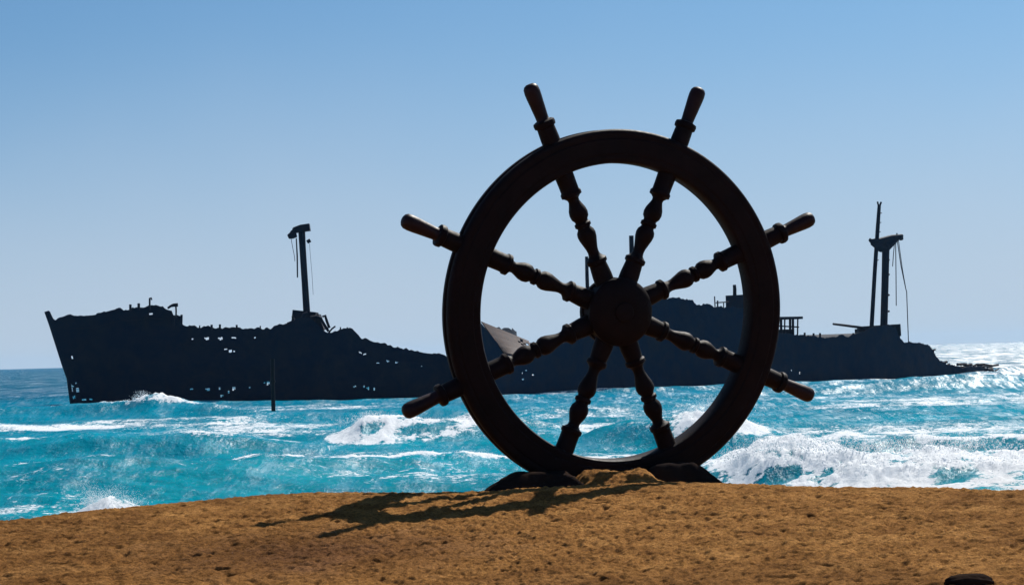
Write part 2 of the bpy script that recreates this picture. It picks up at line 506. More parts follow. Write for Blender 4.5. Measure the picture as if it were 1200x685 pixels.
def build_spray():
    # droplets torn off the breaking crests
    pts = []
    def plume(px, d, z0, wid, hgt, n, lean=0.0, size=(.012, .04)):
        cx = wx(px, d)
        for _ in range(n):
            v = random.random() ** 1.7
            pts.append((cx + random.gauss(0, wid * (1 - .5 * v)) + lean * v * hgt, d + random.gauss(0, .5), z0 + v * hgt + random.gauss(0, .05), random.uniform(*size) * (1.15 - .6 * v)))
    plume(108, 63.0, .30, .22, .65, 900, -.5, (.004, .016))
    plume(122, 63.0, .25, .40, .55, 1400, .3, (.004, .016))
    plume(140, 63.0, .15, .35, .3, 700, .6, (.004, .016))
    plume(808, 90, 1.1, .8, 1.4, 2600, .8, (.008, .026))
    plume(835, 90, 1.1, .9, 1.4, 1800, .6, (.008, .026))
    plume(925, 65, 1.35, 1.0, .5, 900, -.3, (.007, .022))
    plume(880, 66, 1.0, 1.2, .45, 700, .2, (.007, .022))
    plume(1010, 64.5, 1.2, 1.5, .5, 600, .2, (.01, .03))
    plume(1110, 64, 1.2, 1.5, .5, 600, .2, (.01, .03))
    plume(425, 111, 1.15, .7, .5, 700, .8, (.010, .03))
    plume(480, 111, .9, 2.4, .35, 900, 1.5, (.010, .025))
    plume(160, 178, 1.3, .5, .9, 500, .4, (.015, .045))
    plume(178, 178, 1.2, .5, .7, 400, .4, (.015, .045))
    X, Y, Z, foam = SEA
    rows = slice(0, int(np.searchsorted(Y[:, 0], 135)))
    cand = np.argwhere((foam[rows] > .8) & (Z[rows] > .55) & (np.abs(X[rows]) < .31 * Y[rows]))
    wgt = Z[rows][cand[:, 0], cand[:, 1]] * Y[rows][cand[:, 0], cand[:, 1]] ** .5
    sel = cand[RNG.choice(len(cand), 9000, p=wgt / wgt.sum())]
    for i, j in sel:
        r = random.random()
        pts.append((X[i, j] + random.gauss(0, .04), Y[i, j] + random.gauss(0, .05), Z[i, j] + .01 + .22 * r ** 4, random.uniform(.006, .020) * (1.1 - .5 * r)))
    base = np.array([(1, 0, 0), (-1, 0, 0), (0, 1, 0), (0, -1, 0), (0, 0, 1), (0, 0, -1)], float)
    fac = np.array([(0, 2, 4), (2, 1, 4), (1, 3, 4), (3, 0, 4), (2, 0, 5), (1, 2, 5), (3, 1, 5), (0, 3, 5)])
    P = np.array(pts)
    V = (P[:, None, :3] + base[None] * P[:, None, 3:4]).reshape(-1, 3)
    Fc = (fac[None] + (np.arange(len(P)) * 6)[:, None, None]).reshape(-1, 3)
    me = bpy.data.meshes.new('sea_spray')
    me.from_pydata(V.tolist(), [], Fc.tolist())
    me.materials.append(M_spray)
    o = link(bpy.data.objects.new('sea_spray', me))
    o['kind'] = 'stuff'
    o['label'] = 'fine white spray flying off the breaking wave crests'; o['category'] = 'spray'


build_spray()

# ------------------------------------------------------------------ sand
def plane_z(X, Y):
    # the beach rises gently towards a low ridge
    return 2.838 + .018 * X + .08 * (np.maximum(Y, 17.0) - 23) + .03 * np.clip(8 - Y, 0, 100) * 0


_rp = []
for px, py in ((0, 612), (100, 600), (200, 591), (300, 582), (380, 578.5), (480, 579), (560, 579), (640, 575), (740, 570), (840, 569), (900, 570), (1000, 572.5), (1100, 573), (1200, 577)):
    d = ray(px, py); k = 20.0
    for _ in range(40):
        P_ = CC + d * k
        k += (P_[2] - float(plane_z(P_[0], P_[1]))) / .16
    _rp.append((P_[0], P_[1]))
_rp = np.array(_rp)
FOOT_L = at_depth(628, 560, 25.55); FOOT_R = at_depth(792, 560, 26.25)


def sand_z(X, Y):
    yc = np.interp(X, _rp[:, 0], _rp[:, 1]) + .15
    t = Y - yc
    nearw = np.exp(-((X - 1.1) / 1.7) ** 4)
    z = plane_z(X, Y) - (.165 - .03 * nearw) * (t + np.sqrt(t * t + .12)) / 2 + .012
    t2 = np.maximum(t - 4.0, 0)
    z = z - .012 * np.minimum(t2, 8) ** 2 - .12 * np.maximum(t2 - 8, 0)
    def heap(cx, cy, hx, hy, h, e=4.0):
        r = (np.abs((X - cx) / hx) ** e + np.abs((Y - cy) / hy) ** e) ** (1 / e)
        return h * (1 - sstep(.55, 1.1, r))
    n = fbm(X / .35, Y / .35, 5, 3)
    hp = heap(1.22, 25.72, .60, .62, .15, 3.0)
    return z + hp + .10 * n * sstep(.02, .2, hp)


def build_sand():
    t = np.linspace(-1, 1, 1300)
    U = np.sign(t) * np.abs(t) ** 1.9
    ys = np.concatenate([np.linspace(-40, 12, 60, endpoint=False), np.linspace(12, 17, 80, endpoint=False), np.linspace(17, 26.5, 640, endpoint=False), np.linspace(26.5, 60, 90)])
    X = U[None, :] * (14 + .55 * np.maximum(ys, 0))[:, None]
    Y = np.repeat(ys[:, None], len(U), 1)
    Z = sand_z(X, Y)
    w = sstep(8, 13, Y)
    lum = fbm(X / 1.7, Y / 1.7, 1, 3) * .018
    lump = np.maximum(fbm(X / .34, Y / .26, 11, 4), -.35) * .026
    pits = -np.clip(perlin(X / .33, Y / .30, 15) - .25, 0, 1) * .035
    fine = fbm(X / .10, Y / .08, 19, 3) * .034 - np.clip(perlin(X / .13, Y / .10, 33) - .10, 0, 1) * .045 - np.clip(perlin(X / .075, Y / .07, 37) - .05, 0, 1) * .034
    Z = Z + lum + w * (lump + pits + fine)
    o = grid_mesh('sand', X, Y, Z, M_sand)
    o['kind'] = 'structure'


build_sand()

# small dark stone at the very bottom edge
# packed mounds against the two feet of the wheel
def mound(F0, base, top, h, label, seed):
    """base/top: half widths (left, right) at the ground and at the crown"""
    n = 60
    xs = np.linspace(-base[0], base[1], n); ys_ = np.linspace(-.56, .60, 46)
    XX, YY = np.meshgrid(xs, ys_)
    side = np.where(XX < 0, (base[0] + XX) / (base[0] - top[0]), (base[1] - XX) / (base[1] - top[1]))
    fr = np.where(YY < 0, (.56 + YY) / .30, (.60 - YY) / .35)
    k = np.clip(np.minimum(side, fr), 0, 1); k = k * .75 + .25 * sstep(0, 1, k)
    rough = fbm((XX + seed) / .24, YY / .24, seed, 4)
    zz = (h + .25) * k - .25 + .045 * rough * np.clip(k * 3, 0, 1) - .02
    wx_ = XX + .05 * fbm(XX / .2, YY / .2, seed + 3, 3); wy_ = YY + .05 * fbm(XX / .2, YY / .2, seed + 5, 3)
    g = float(sand_z(np.array([F0[0]]), np.array([F0[1] - .5]))[0])
    V = np.stack([wx_, wy_, zz], -1).reshape(-1, 3).tolist(); q = []
    m_ = len(ys_)
    for j in range(m_ - 1):
        for i in range(n - 1):
            a = j * n + i; q.append((a, a + 1, a + n + 1, a + n))
    # skirt into the ground
    rim = [i for i in range(n)] + [j * n + n - 1 for j in range(1, m_)] + [(m_ - 1) * n + i for i in range(n - 2, -1, -1)] + [j * n for j in range(m_ - 2, 0, -1)]
    b0 = len(V)
    for r_ in rim: V.append([V[r_][0] * 1.05, V[r_][1] * 1.05, -.6])
    L_ = len(rim)
    for i in range(L_): q.append((rim[i], b0 + i, b0 + (i + 1) % L_, rim[(i + 1) % L_]))
    q.append(tuple(b0 + i for i in range(L_))[::-1])
    me = bpy.data.meshes.new('mound'); me.from_pydata(V, [], q); me.materials.append(M_mound)
    me.polygons.foreach_set('use_smooth', [True] * len(me.polygons))
    o = link(bpy.data.objects.new('mound', me)); o.location = (F0[0], F0[1], g)
    o['label'] = label; o['category'] = 'mound'


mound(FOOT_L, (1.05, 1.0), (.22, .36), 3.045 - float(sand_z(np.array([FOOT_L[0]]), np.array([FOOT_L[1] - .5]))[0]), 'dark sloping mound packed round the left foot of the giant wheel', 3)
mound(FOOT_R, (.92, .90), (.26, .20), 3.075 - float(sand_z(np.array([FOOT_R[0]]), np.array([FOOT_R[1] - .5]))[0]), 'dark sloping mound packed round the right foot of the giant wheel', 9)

bm = bmesh.new()
bmesh.ops.create_icosphere(bm, subdivisions=4, radius=1)
for v in bm.verts:
    c = v.co
    n = float(fbm(np.array([c.x * 1.3 + 5]), np.array([c.y * 1.3 + c.z * 2.1]), 8, 3)[0])
    v.co = Vector((c.x * .21, c.y * .15, c.z * .075)) * (1 + .22 * n)
k = 14.0; d = ray(1136, 683)
for _ in range(60):
    sp = CC + d * k
    k += (sp[2] - float(sand_z(np.array([sp[0]]), np.array([sp[1]]))[0])) / .16
o = obj('stone', bm, M_mound, None, 60, (sp[0], sp[1], float(sand_z(np.array([sp[0]]), np.array([sp[1]]))[0]) + .012))
o['label'] = 'small dark stone half buried in the sand near the bottom right edge'; o['category'] = 'stone'

# ------------------------------------------------------------------ ship's wheel monument
HUB = Vector((1.318, 26.10, 5.006)); YAW, SPIN, LEAN = 0.376, 0.0035, -0.0745
PXM = 3.1 / 282.0
e_ = Vector((math.cos(YAW), math.sin(YAW), 0)); n_ = Vector((math.sin(YAW), -math.cos(YAW), 0))
v_ = (Vector((0, 0, 1)) * math.cos(LEAN) - n_ * math.sin(LEAN)).normalized()
nn = e_.cross(v_).normalized()
base_z = 2.62
wheel = empty('ship_wheel', (HUB.x, HUB.y, base_z), 'giant dark red-brown ship steering wheel standing upright in the sand', 'ship wheel')
WM = Matrix((e_, v_, nn)).transposed().to_4x4()
WM.translation = HUB - wheel.location


def ring(bm, prof, seg=224):
    rr = []
    for k in range(seg):
        a = 2 * math.pi * k / seg
        rr.append([bm.verts.new(WM @ Vector((r * math.cos(a), r * math.sin(a), z))) for r, z in prof])
    for k in range(seg):
        A = rr[k]; B = rr[(k + 1) % seg]
        for i in range(len(prof)):
            j = (i + 1) % len(prof)
            bm.faces.new((A[i], B[i], B[j], A[j]))


ro, ri, hd = 2.315, 1.885, .155
half = [(ri, .0), (ri, hd - .045), (ri + .015, hd - .02), (ri + .04, hd - .01), (ri + .075, hd - .01), (ri + .085, hd - .011), (ri + .105, hd - .011), (ri + .12, hd), (ro - .13, hd), (ro - .115, hd - .011),
        (ro - .095, hd - .011), (ro - .085, hd - .008), (ro - .045, hd - .008), (ro - .02, hd - .02), (ro, hd - .05), (ro, .05), (ro - .022, .035), (ro - .022, 0)]
prof = half + [(r, -z) for r, z in half[::-1] if z > 0]
bm = bmesh.new(); ring(bm, prof)
bmesh.ops.recalc_face_normals(bm, faces=bm.faces)
obj('rim', bm, M_wheel, wheel, 35)

bm = bmesh.new()
hp = [(0, -.27), (.16, -.27), (.18, -.26), (.18, -.25), (.30, -.24), (.33, -.21), (.41, -.19), (.435, -.16), (.435, -.10), (.41, -.085), (.41, .085), (.435, .10), (.435, .16), (.41, .19), (.36, .215), (.30, .24), (.18, .25)]
lathe(bm, hp, 48, WM)
bmesh.ops.recalc_face_normals(bm, faces=bm.faces)
hub = obj('hub', bm, M_wheel, wheel, 35)
bm = bmesh.new()
lathe(bm, [(.13, .248), (.13, .262), (.12, .272), (.07, .28), (.0, .282)], 40, WM)
bmesh.ops.recalc_face_normals(bm, faces=bm.faces)
obj('hub_cap', bm, M_wheel, hub, 35)

SP = [(28, 11.5), (46, 11.5), (56, 10.6), (60, 10.2), (62, 12.2), (66, 12.2), (68, 9.6), (71, 7.0), (75, 6.4), (79, 6.8), (85, 8.4), (92, 10.4), (97, 11.0), (101, 10.2), (104.5, 7.8), (106, 7.6), (107.5, 9.6), (111, 9.6), (112.5, 7.6),
      (114.5, 7.8), (118, 10.2), (123, 11.0), (128, 10.2), (134, 7.8), (138, 6.4), (141, 6.8), (144, 9.8), (145, 12.2), (149, 12.4), (151, 10.8), (158, 10.8), (172.5, 11.2), (180, 11.2)]
SO = [(208, 11.0), (216, 11.0), (226, 10.6), (229, 10.4), (230.5, 12.6), (234, 13.0), (236.5, 12.4), (238, 9.2)]
HD = [(237.5, 8.6), (239, 7.4), (243, 7.5), (250, 8.0), (258, 8.5), (266, 9.1), (272, 9.3), (277, 8.8), (280, 7.0), (281.6, 4.2), (282, 0)]
for k in range(8):
    a = R(22.5 + 45 * k) + SPIN
    d = Vector((math.cos(a), math.sin(a), 0))
    t = Vector((-math.sin(a), math.cos(a), 0))
    L = WM @ Matrix((t, Vector((0, 0, 1)), d)).transposed().to_4x4()
    bm = bmesh.new()
    lathe(bm, [(w * PXM, r * PXM) for r, w in SP], 26, L)
    lathe(bm, [(w * PXM, r * PXM) for r, w in SO], 26, L)
    bmesh.ops.recalc_face_normals(bm, faces=bm.faces)
    s = obj('spoke', bm, M_wheel, wheel, 40)
    bm = bmesh.new()
    lathe(bm, [(w * PXM, r * PXM) for r, w in HD], 26, L)
    bmesh.ops.recalc_face_normals(bm, faces=bm.faces)
    obj('handle', bm, M_handle, s, 40)


# ------------------------------------------------------------------ shipwreck
class Section:
    def __init__(s, pa, da, pb, db):
        A = np.array([wx(pa, da), da]); B = np.array([wx(pb, db), db])
        s.A = A; s.t = (B - A) / np.linalg.norm(B - A); s.w = np.array([-s.t[1], s.t[0]]); s.L = np.linalg.norm(B - A)

    def hit(s, px, py, w=0.0):
        d = ray(px, py)
        q = s.A + s.w * w
        # CC.xy + k d.xy = q + u t
        M = np.array([[d[0], -s.t[0]], [d[1], -s.t[1]]])
        k, u = np.linalg.solve(M, q - CC[:2])
        return u, EYE + k * d[2]

    def P(s, u, w, z):
        p = s.A + s.t * u + s.w * w
        return Vector((p[0], p[1], z))


FORE = Section(82, 225, 545, 235)
AFT = Section(552, 234, 1165, 292)
SHIP0 = Vector((FORE.A[0], FORE.A[1], 0))
ship = empty('shipwreck', SHIP0, 'long dark rusted cargo shipwreck lying broken in the surf behind the big wheel', 'shipwreck')


def hull(name, sec, beam, top, s0, s1, rake, holes, mat, step=.16, rows=70, jag=.12, zb=-1.2, seed=1):
    """two plated sides with torn openings; beam(s, z) is the half breadth; w = -beam faces the beach"""
    us = np.arange(s0, s1 + step, step)
    ts = np.array([sec.hit(px, py, -float(beam(sec.hit(px, py, -4)[0], 8))) for px, py in top])
    o = np.argsort(ts[:, 0]); tx, tz = ts[o, 0], ts[o, 1]
    faces_near = []
    res = []
    for side in (-1, 1):
        blend = np.clip(1 - (us - s0) / 14.0, 0, 1) ** 1.2
        zt = np.interp(us + rake(8.0) * blend, tx, tz)
        for _ in range(3):
            zt = np.interp(us + rake(zt) * blend, tx, tz)
        j1 = perlin(us / .55, us * 0 + seed * 3.1 + side, 40 + seed); j2 = np.floor(perlin(us / 1.5, us * 0 + side, 50 + seed) * 3) / 3
        j3 = perlin(us / .3, us * 0 + seed * 5.7 + side, 44 + seed)
        zt = zt + jag * (j1 * .8 + j2 * .8 + j3 * .7) * np.clip((us - s0) / 3, .15, 1)
        if side == 1 and seed == 2: zt = np.minimum(zt, np.interp(us - 17, us, zt)) - .9
        if side == 1: zt = zt - .25 - .5 * np.clip(perlin(us / 3, us * 0, 60 + seed), 0, 1)
        v = np.linspace(0, 1, rows + 1)
        Zg = zb + (zt[:, None] - zb) * v[None, :]
        Ug = us[:, None] + rake(Zg) * blend[:, None]
        Bg = beam(Ug, Zg, us[:, None])
        Wg = side * Bg + .10 * fbm(Ug / 2.2, Zg / 1.8, 70 + seed, 3) * np.clip(Bg, 0, 1)
        cu = .25 * (Ug[:-1, :-1] + Ug[1:, :-1] + Ug[1:, 1:] + Ug[:-1, 1:]); cz = .25 * (Zg[:-1, :-1] + Zg[1:, :-1] + Zg[1:, 1:] + Zg[:-1, 1:])
        keep = np.ones(cu.shape, bool)
        rg = fbm(cu / .35, cz / .35, 80 + seed, 2)
        for (px, py, hw, hh) in holes:
            u, z = sec.hit(px, py, -7.5)
            dist = sec.P(u, 0, 0).y
            a, c = hw / F * dist * .38 + .02, hh / F * dist * .38 + .02
            if side == 1:
                b = float(beam(u, z, u)) * 2
                d = ray(px, py); dn = d[:2] @ sec.w; k = b / dn
                u, z = u + k * (d[:2] @ sec.t), z + k * d[2]
                a, c = a * 1.3 + .2, c * 1.3 + .15
            keep &= ((cu - u) / a) ** 2 + ((cz - z) / c) ** 2 > 1 + rg * .6
        if side == 1 and seed == 2: keep &= cu > s0 + 17 + 1.5 * rg
        nu, nz = Ug.shape
        vid = np.arange(nu * nz).reshape(nu, nz)
        q = np.stack([vid[:-1, :-1], vid[1:, :-1], vid[1:, 1:], vid[:-1, 1:]], -1)[keep]
        pos = sec.A[None, None] + Ug[..., None] * sec.t + Wg[..., None] * sec.w
        V = np.concatenate([pos, Zg[..., None]], -1).reshape(-1, 3) - np.array(SHIP0)
        res.append((V, q))
        if side == -1: top_line = (us + rake(zt) * blend, zt)
    V = np.concatenate([res[0][0], res[1][0]]); q = np.concatenate([res[0][1], res[1][1] + len(res[0][0])])
    me = bpy.data.meshes.new(name); me.from_pydata(V.tolist(), [], q.tolist()); me.materials.append(mat)
    o = link(bpy.data.objects.new(name, me), ship)
    md = o.modifiers.new('plate', 'SOLIDIFY'); md.thickness = .06; md.offset = 0
    return o, top_line


def stem(px_pts, sec):
    pts = np.array([sec.hit(px, py, 0) for px, py in px_pts])
    o = np.argsort(pts[:, 1])
    return pts[o]


# bow section
st = stem([(54, 367), (72.8, 427.6), (78.3, 443), (82.7, 477)], FORE)
s_bot = st[0, 0]
def rake_f(z): return np.interp(z, st[:, 1], st[:, 0] - s_bot, left=0)
def beam_f(u, z, us=None):
    if us is None: us = u - rake_f(z)
    x = np.clip((us - s_bot) / 26.0, 0, 1)
    return .05 + 7.6 * np.sin(x * np.pi / 2) ** .75 * (1 - .12 * np.clip((4 - z) / 5, 0, 1))
TOP_F = [(52, 365), (58, 364), (63.6, 376), (67.4, 373), (75, 370.6), (83.8, 368.5), (88, 370.6), (100, 368.5), (112, 367.4), (129.8, 364), (139.6, 359.3), (145, 361.5), (162.6, 360), (175.8, 358.6), (190, 358), (196, 361),
         (202, 364), (203.5, 369), (213, 370), (214.5, 380), (218, 382), (234.7, 382.7), (300, 383.4), (318, 383.8), (323, 381), (327.4, 379), (335, 380), (338.6, 377.8), (345, 374), (352, 370.5), (364.7, 371.6), (373.3, 381.5), (382, 389),
         (389.5, 387.7), (397, 385.2), (413, 385), (420, 391.4), (424, 395.7), (443, 401.4), (469.5, 407), (492, 411.7), (519, 414.7), (540, 419), (548, 428)]
HOLES_F = [(227, 397, 3, 1.5), (243.5, 396, 8, 3), (259, 396, 7.5, 3), (274, 395, 7.5, 1.6), (289.5, 394.7, 5, 1), (299, 395, 2, 1), (266, 408, 4, 3), (270.5, 411, 3, 3), (275, 411, 2, 2), (226, 456, 2, 2), (245, 456, 7, 3), (259, 455, 2, 4),
           (268.7, 459, 2, 4.5), (261, 463.7, 3, 3), (275, 455.4, 2.5, 8), (293, 454, 2, 2), (310, 448, 2, 3), (314.5, 449, 4, 6), (422, 413, 4, 1.5), (427, 415, 4, 1.5), (443, 425, 3, 2), (454, 423, 3, 1.5), (464, 424.5, 4, 2), (494, 428.8, 2, 1.5),
           (416, 452.7, 3, 3), (427, 453, 2, 2.5), (432, 454.6, 3, 4), (439, 455.7, 3, 4), (85, 455, 5, 13), (92.5, 458, 4, 8), (88, 466, 5, 4), (90, 449, 2, 2), (100, 468.7, 5, 2), (108, 468.7, 3, 3), (81.6, 427, 2, 2), (86, 418, 2, 2), (178, 367, 4, 1.5)]
s_end = FORE.hit(546, 430, -7)[0]
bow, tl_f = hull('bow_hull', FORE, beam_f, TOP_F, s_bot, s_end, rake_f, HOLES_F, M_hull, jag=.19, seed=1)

# stern section
def rake_0(z): return np.asarray(z) * 0.0
a0 = AFT.hit(557, 420, -7)[0]; a1 = AFT.hit(1172, 436, -3)[0]
def beam_a(u, z, us=None):
    x = np.clip((a1 - np.asarray(u)) / 34.0, 0, 1)
    return .3 + 7.2 * np.sin(x * np.pi / 2) ** .6 + 0 * np.asarray(z)
TOP_A = [(555, 398), (558.5, 380), (563, 377.6), (572, 388), (590, 411), (598, 415), (612, 415), (640, 411), (665, 400), (690, 388), (722, 368), (755, 350.5), (779.7, 349.6), (797, 348.4), (806, 351), (812, 352), (814, 356), (832, 357), (836.8, 359), (871.5, 360.8),
         (880, 372), (905, 386), (912, 389), (939.3, 391.5), (966, 395.3), (981, 394.6), (987, 390.8), (992.5, 393.8), (1007.6, 389), (1019, 383), (1041.8, 381), (1047.5, 383), (1051, 392.7), (1057, 400), (1076, 402), (1084, 403), (1089, 408), (1092, 414), (1097, 420), (1103, 424.5),
         (1112, 427.5), (1125, 429.5), (1148, 428.5), (1160, 431), (1172, 434)]
HOLES_A = [(612, 437, 3, 2), (617, 434, 3, 2), (625, 439, 4, 1.5), (613, 444, 2, 2), (919, 438, 2, 2), (937, 437, 3, 3), (928, 434, 2, 2)]
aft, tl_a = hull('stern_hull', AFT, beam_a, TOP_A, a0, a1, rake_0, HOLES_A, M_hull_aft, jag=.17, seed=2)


def deck(name, sec, beam, tl, u0, u1, drop, mat):
    bm = bmesh.new()
    us = np.arange(u0, u1, 1.5)
    prev = None
    k = np.ones(9) / 9
    zz = np.interp(us, tl[0], tl[1]) - drop
    for u, z in zip(us, zz):
        b = float(np.asarray(beam(u, z, u - (0 if sec is AFT else float(rake_f(z))))).ravel()[0]) - .12
        row = [bm.verts.new(sec.P(u, w * b, z) - SHIP0) for w in (-1, -.5, 0, .5, 1)]
        if prev:
            for i in range(4): bm.faces.new((prev[i], row[i], row[i + 1], prev[i + 1]))
        prev = row
    o = obj(name, bm, mat, ship)
    md = o.modifiers.new('plate', 'SOLIDIFY'); md.thickness = .08
    return o


deck('deck', FORE, beam_f, tl_f, FORE.hit(75, 372, -1)[0], FORE.hit(205, 365, -7)[0], 1.3, M_iron)
deck('deck', FORE, beam_f, tl_f, FORE.hit(216, 385, -7)[0], FORE.hit(340, 385, -7)[0], 2.1, M_iron)
deck('deck', FORE, beam_f, tl_f, FORE.hit(385, 390, -7)[0], FORE.hit(540, 420, -7)[0], .5, M_iron)
deck('deck', AFT, beam_a, tl_a, AFT.hit(775, 352, -7)[0], AFT.hit(1085, 405, -4)[0], .9, M_iron)
# bulkheads that close the break
def bulkhead(sec, beam, u, ztop, name='bulkhead', skew=0.0):
    bm = bmesh.new()
    b = float(np.asarray(beam(u, 4, u)).ravel()[0]) - .15
    n = 14
    up = []; lo = []
    for i in range(n + 1):
        w = -b + 2 * b * i / n
        up.append(bm.verts.new(sec.P(u + skew * (w + b) + .3 * random.uniform(-1, 1), w, ztop - random.random() * .5 - .3 * i / n) - SHIP0))
        lo.append(bm.verts.new(sec.P(u + skew * (w + b), w, -1.2) - SHIP0))
    for i in range(n): bm.faces.new((lo[i], lo[i + 1], up[i + 1], up[i]))
    o = obj(name, bm, M_hull_aft, ship)
    md = o.modifiers.new('plate', 'SOLIDIFY'); md.thickness = .08
bulkhead(FORE, beam_f, FORE.hit(535, 420, -7)[0], 3.6)
uap, zap = AFT.hit(563, 378, -7)
bulkhead(AFT, beam_a, uap - .2, zap - .1, skew=1.15)
bulkhead(AFT, beam_a, AFT.hit(1084, 410, -5)[0], 4.0)

# torn deck panel tilted into the sun
def sp_(sec, px, py, w):
    u, z = sec.hit(px, py, w)
    return sec.P(u, w, z) - SHIP0
bm = bmesh.new()
Apt = sp_(AFT, 563.5, 377.0, -7.2); Cpt = sp_(AFT, 634, 406, 3.0); Bpt = sp_(AFT, 590, 414, -7.6); Dpt = sp_(AFT, 628, 420, -7.3)
nA = 18; nB = 12
rows = []
for i in range(nA + 1):
    a = i / nA
    r = []
    for j in range(nB + 1):
        b = j / nB
        p = (Apt * (1 - a) + Cpt * a) * (1 - b) + (Bpt * (a * 0 + 1 - a) + Dpt * a) * b
        if a == 0: p = Apt * (1 - b) + Bpt * b
        rip = .012 * math.sin(j * 2.2)
        r.append(bm.verts.new(p + Vector((0, 0, rip))))
    rows.append(r)
for i in range(nA):
    for j in range(nB):
        if (i > 9 and j < 5 and random.random() < .35): continue
        bm.faces.new((rows[i][j], rows[i + 1][j], rows[i + 1][j + 1], rows[i][j + 1]))
o = obj('deck_panel', bm, M_deck, ship)
o['label'] = 'sunlit torn deck plating tilted at the break'
md = o.modifiers.new('plate', 'SOLIDIFY'); md.thickness = .1


def bar(sec, pts, rad, w, bm=None, seg=8):
    """pts in photo pixels on the plane at offset w; rad in photo pixels"""
    own = bm is None
    if own: bm = bmesh.new()
    P = [sp_(sec, px, py, w) for px, py in pts]
    d = sec.P(sec.hit(*pts[0], w)[0], w, 0).y
    rr = [r / F * d for r in (rad if hasattr(rad, '__len__') else [rad] * len(pts))]
    tube(bm, P, rr, seg)
    return bm


# forward mast
bm = bar(FORE, [(360, 385), (359.6, 368), (357.2, 330), (354.6, 290), (353.4, 268)], [4.8, 4.2, 3.9, 3.9, 4.2], 0, seg=14)
bar(FORE, [(360.0, 283.5), (363.6, 281.5)], 2.2, -.3, bm)
mast = obj('mast', bm, M_iron, ship, 40)
bm = bmesh.new()
c = sp_(FORE, 357.8, 267, 0); box(bm, c, (.52, .6, .40), Matrix.Rotation(-.12, 3, 'Y'))
c = sp_(FORE, 349.5, 269, 0); box(bm, c, (.58, .5, .30), Matrix.Rotation(-.25, 3, 'Y'))
bar(FORE, [(337.8, 277.5), (342, 275.5), (347, 274)], [2.6, 4.4, 4.0], 0, bm)
bar(FORE, [(344, 267.5), (352, 264.5)], 1.3, .4, bm)
bar(FORE, [(341, 272), (345, 269)], 1.5, -.4, bm)
obj('masthead', bm, M_iron, mast, 30)
bm = bar(FORE, [(347.2, 279), (348.3, 300), (348.6, 325)], [.7, .9, .8], -.2)
bar(FORE, [(341, 279), (343, 290), (345, 300), (345.5, 306)], .35, -.2, bm, 5)
obj('cable', bm, M_iron, mast, 40)
bm = bar(FORE, [(362.5, 285), (365.5, 320), (367, 345)], .22, .3, None, 5)
obj('cable', bm, M_iron, mast, 40)
# wreckage round the mast foot
for pts, rd in (([(345, 379), (344, 373), (342.5, 371), (345, 370)], 1.2), ([(364, 372), (371, 370.5), (376, 373), (380, 380), (385, 388)], 1.7), ([(378, 371), (381, 369.5), (383, 376), (386, 384)], 1.6), ([(352, 378), (356, 369), (361, 367)], 2.6), ([(385, 390), (389, 385), (393, 382)], 1.0)):
    obj('bent_pipe', bar(FORE, pts, rd, -5.5), M_iron, ship, 40)
bm = bmesh.new()
for px, py, sx, sz in ((357, 376, 1.3, 1.1), (350, 380, 1.0, .6), (366, 381, 1.2, .9), (342, 384, .8, .6)):
    c = sp_(FORE, px, py, -2); box(bm, c, (sx, 1.6, sz), Matrix.Rotation(random.uniform(-.4, .4), 3, 'Y'))
obj('winch_house', bm, M_iron, ship)
# forecastle fittings
def stanchion(sec, px, y0, y1, rad, w, head=0):
    bm = bar(sec, [(px, y0), (px, y1)], rad, w)
    if head:
        bar(sec, [(px - .6, y1 + .4), (px + head, y1 - .6), (px + head + .6, y1 + 1.8)], rad * .95, w, bm)
    return obj('stanchion', bm, M_iron, ship, 40)
stanchion(FORE, 152.8, 364, 356.5, 1.5, -6.2)
stanchion(FORE, 162.6, 363, 355.2, 1.6, -6.4)
stanchion(FORE, 175.4, 362, 349.5, 1.1, -6.4, 1.8)
for px, y1, r in ((248, 380.2, 1.4), (257.7, 379.8, 1.3), (277.4, 380.4, 1.2), (234, 381, .8), (305, 381.6, .8), (399, 383, .8), (407, 383.2, .9)):
    stanchion(FORE, px, y1 + 6, y1, r, -7.0)
# broken bridge ladder at the end of the forecastle
bm = bar(FORE, [(206.2, 372), (206.4, 364), (206, 357)], 1.0, -6.8)
bar(FORE, [(196.5, 361), (200, 358.5), (203, 357.4), (208.5, 357)], [1.2, 1.5, 2.0, 2.2], -6.8, bm)
bar(FORE, [(203.5, 381), (204, 369)], 1.2, -6.8, bm)
bar(FORE, [(212.5, 381), (212.8, 368.5)], 1.4, -6.8, bm)
obj('railing', bm, M_iron, ship, 40)
# broken stem post
bm = bmesh.new()
SP_ = [(54.6, 364.5), (60, 380), (75.0, 427.6), (80.3, 443), (84.6, 477)]
P = [sp_(FORE, a, b, 0) for a, b in SP_]
tube(bm, P, [.27, .26, .24, .22, .2], 8)
obj('stem_post', bm, M_iron, ship, 40)

# midship king posts
obj('king_post', bar(AFT, [(690, 385), (688, 325), (687.4, 300.5)], [2.4, 2.2, 1.9], 2), M_iron, ship, 40)
obj('king_post', bar(AFT, [(742, 360), (740.4, 300), (739.8, 276)], [3.0, 2.8, 2.7], 2), M_iron, ship, 40)
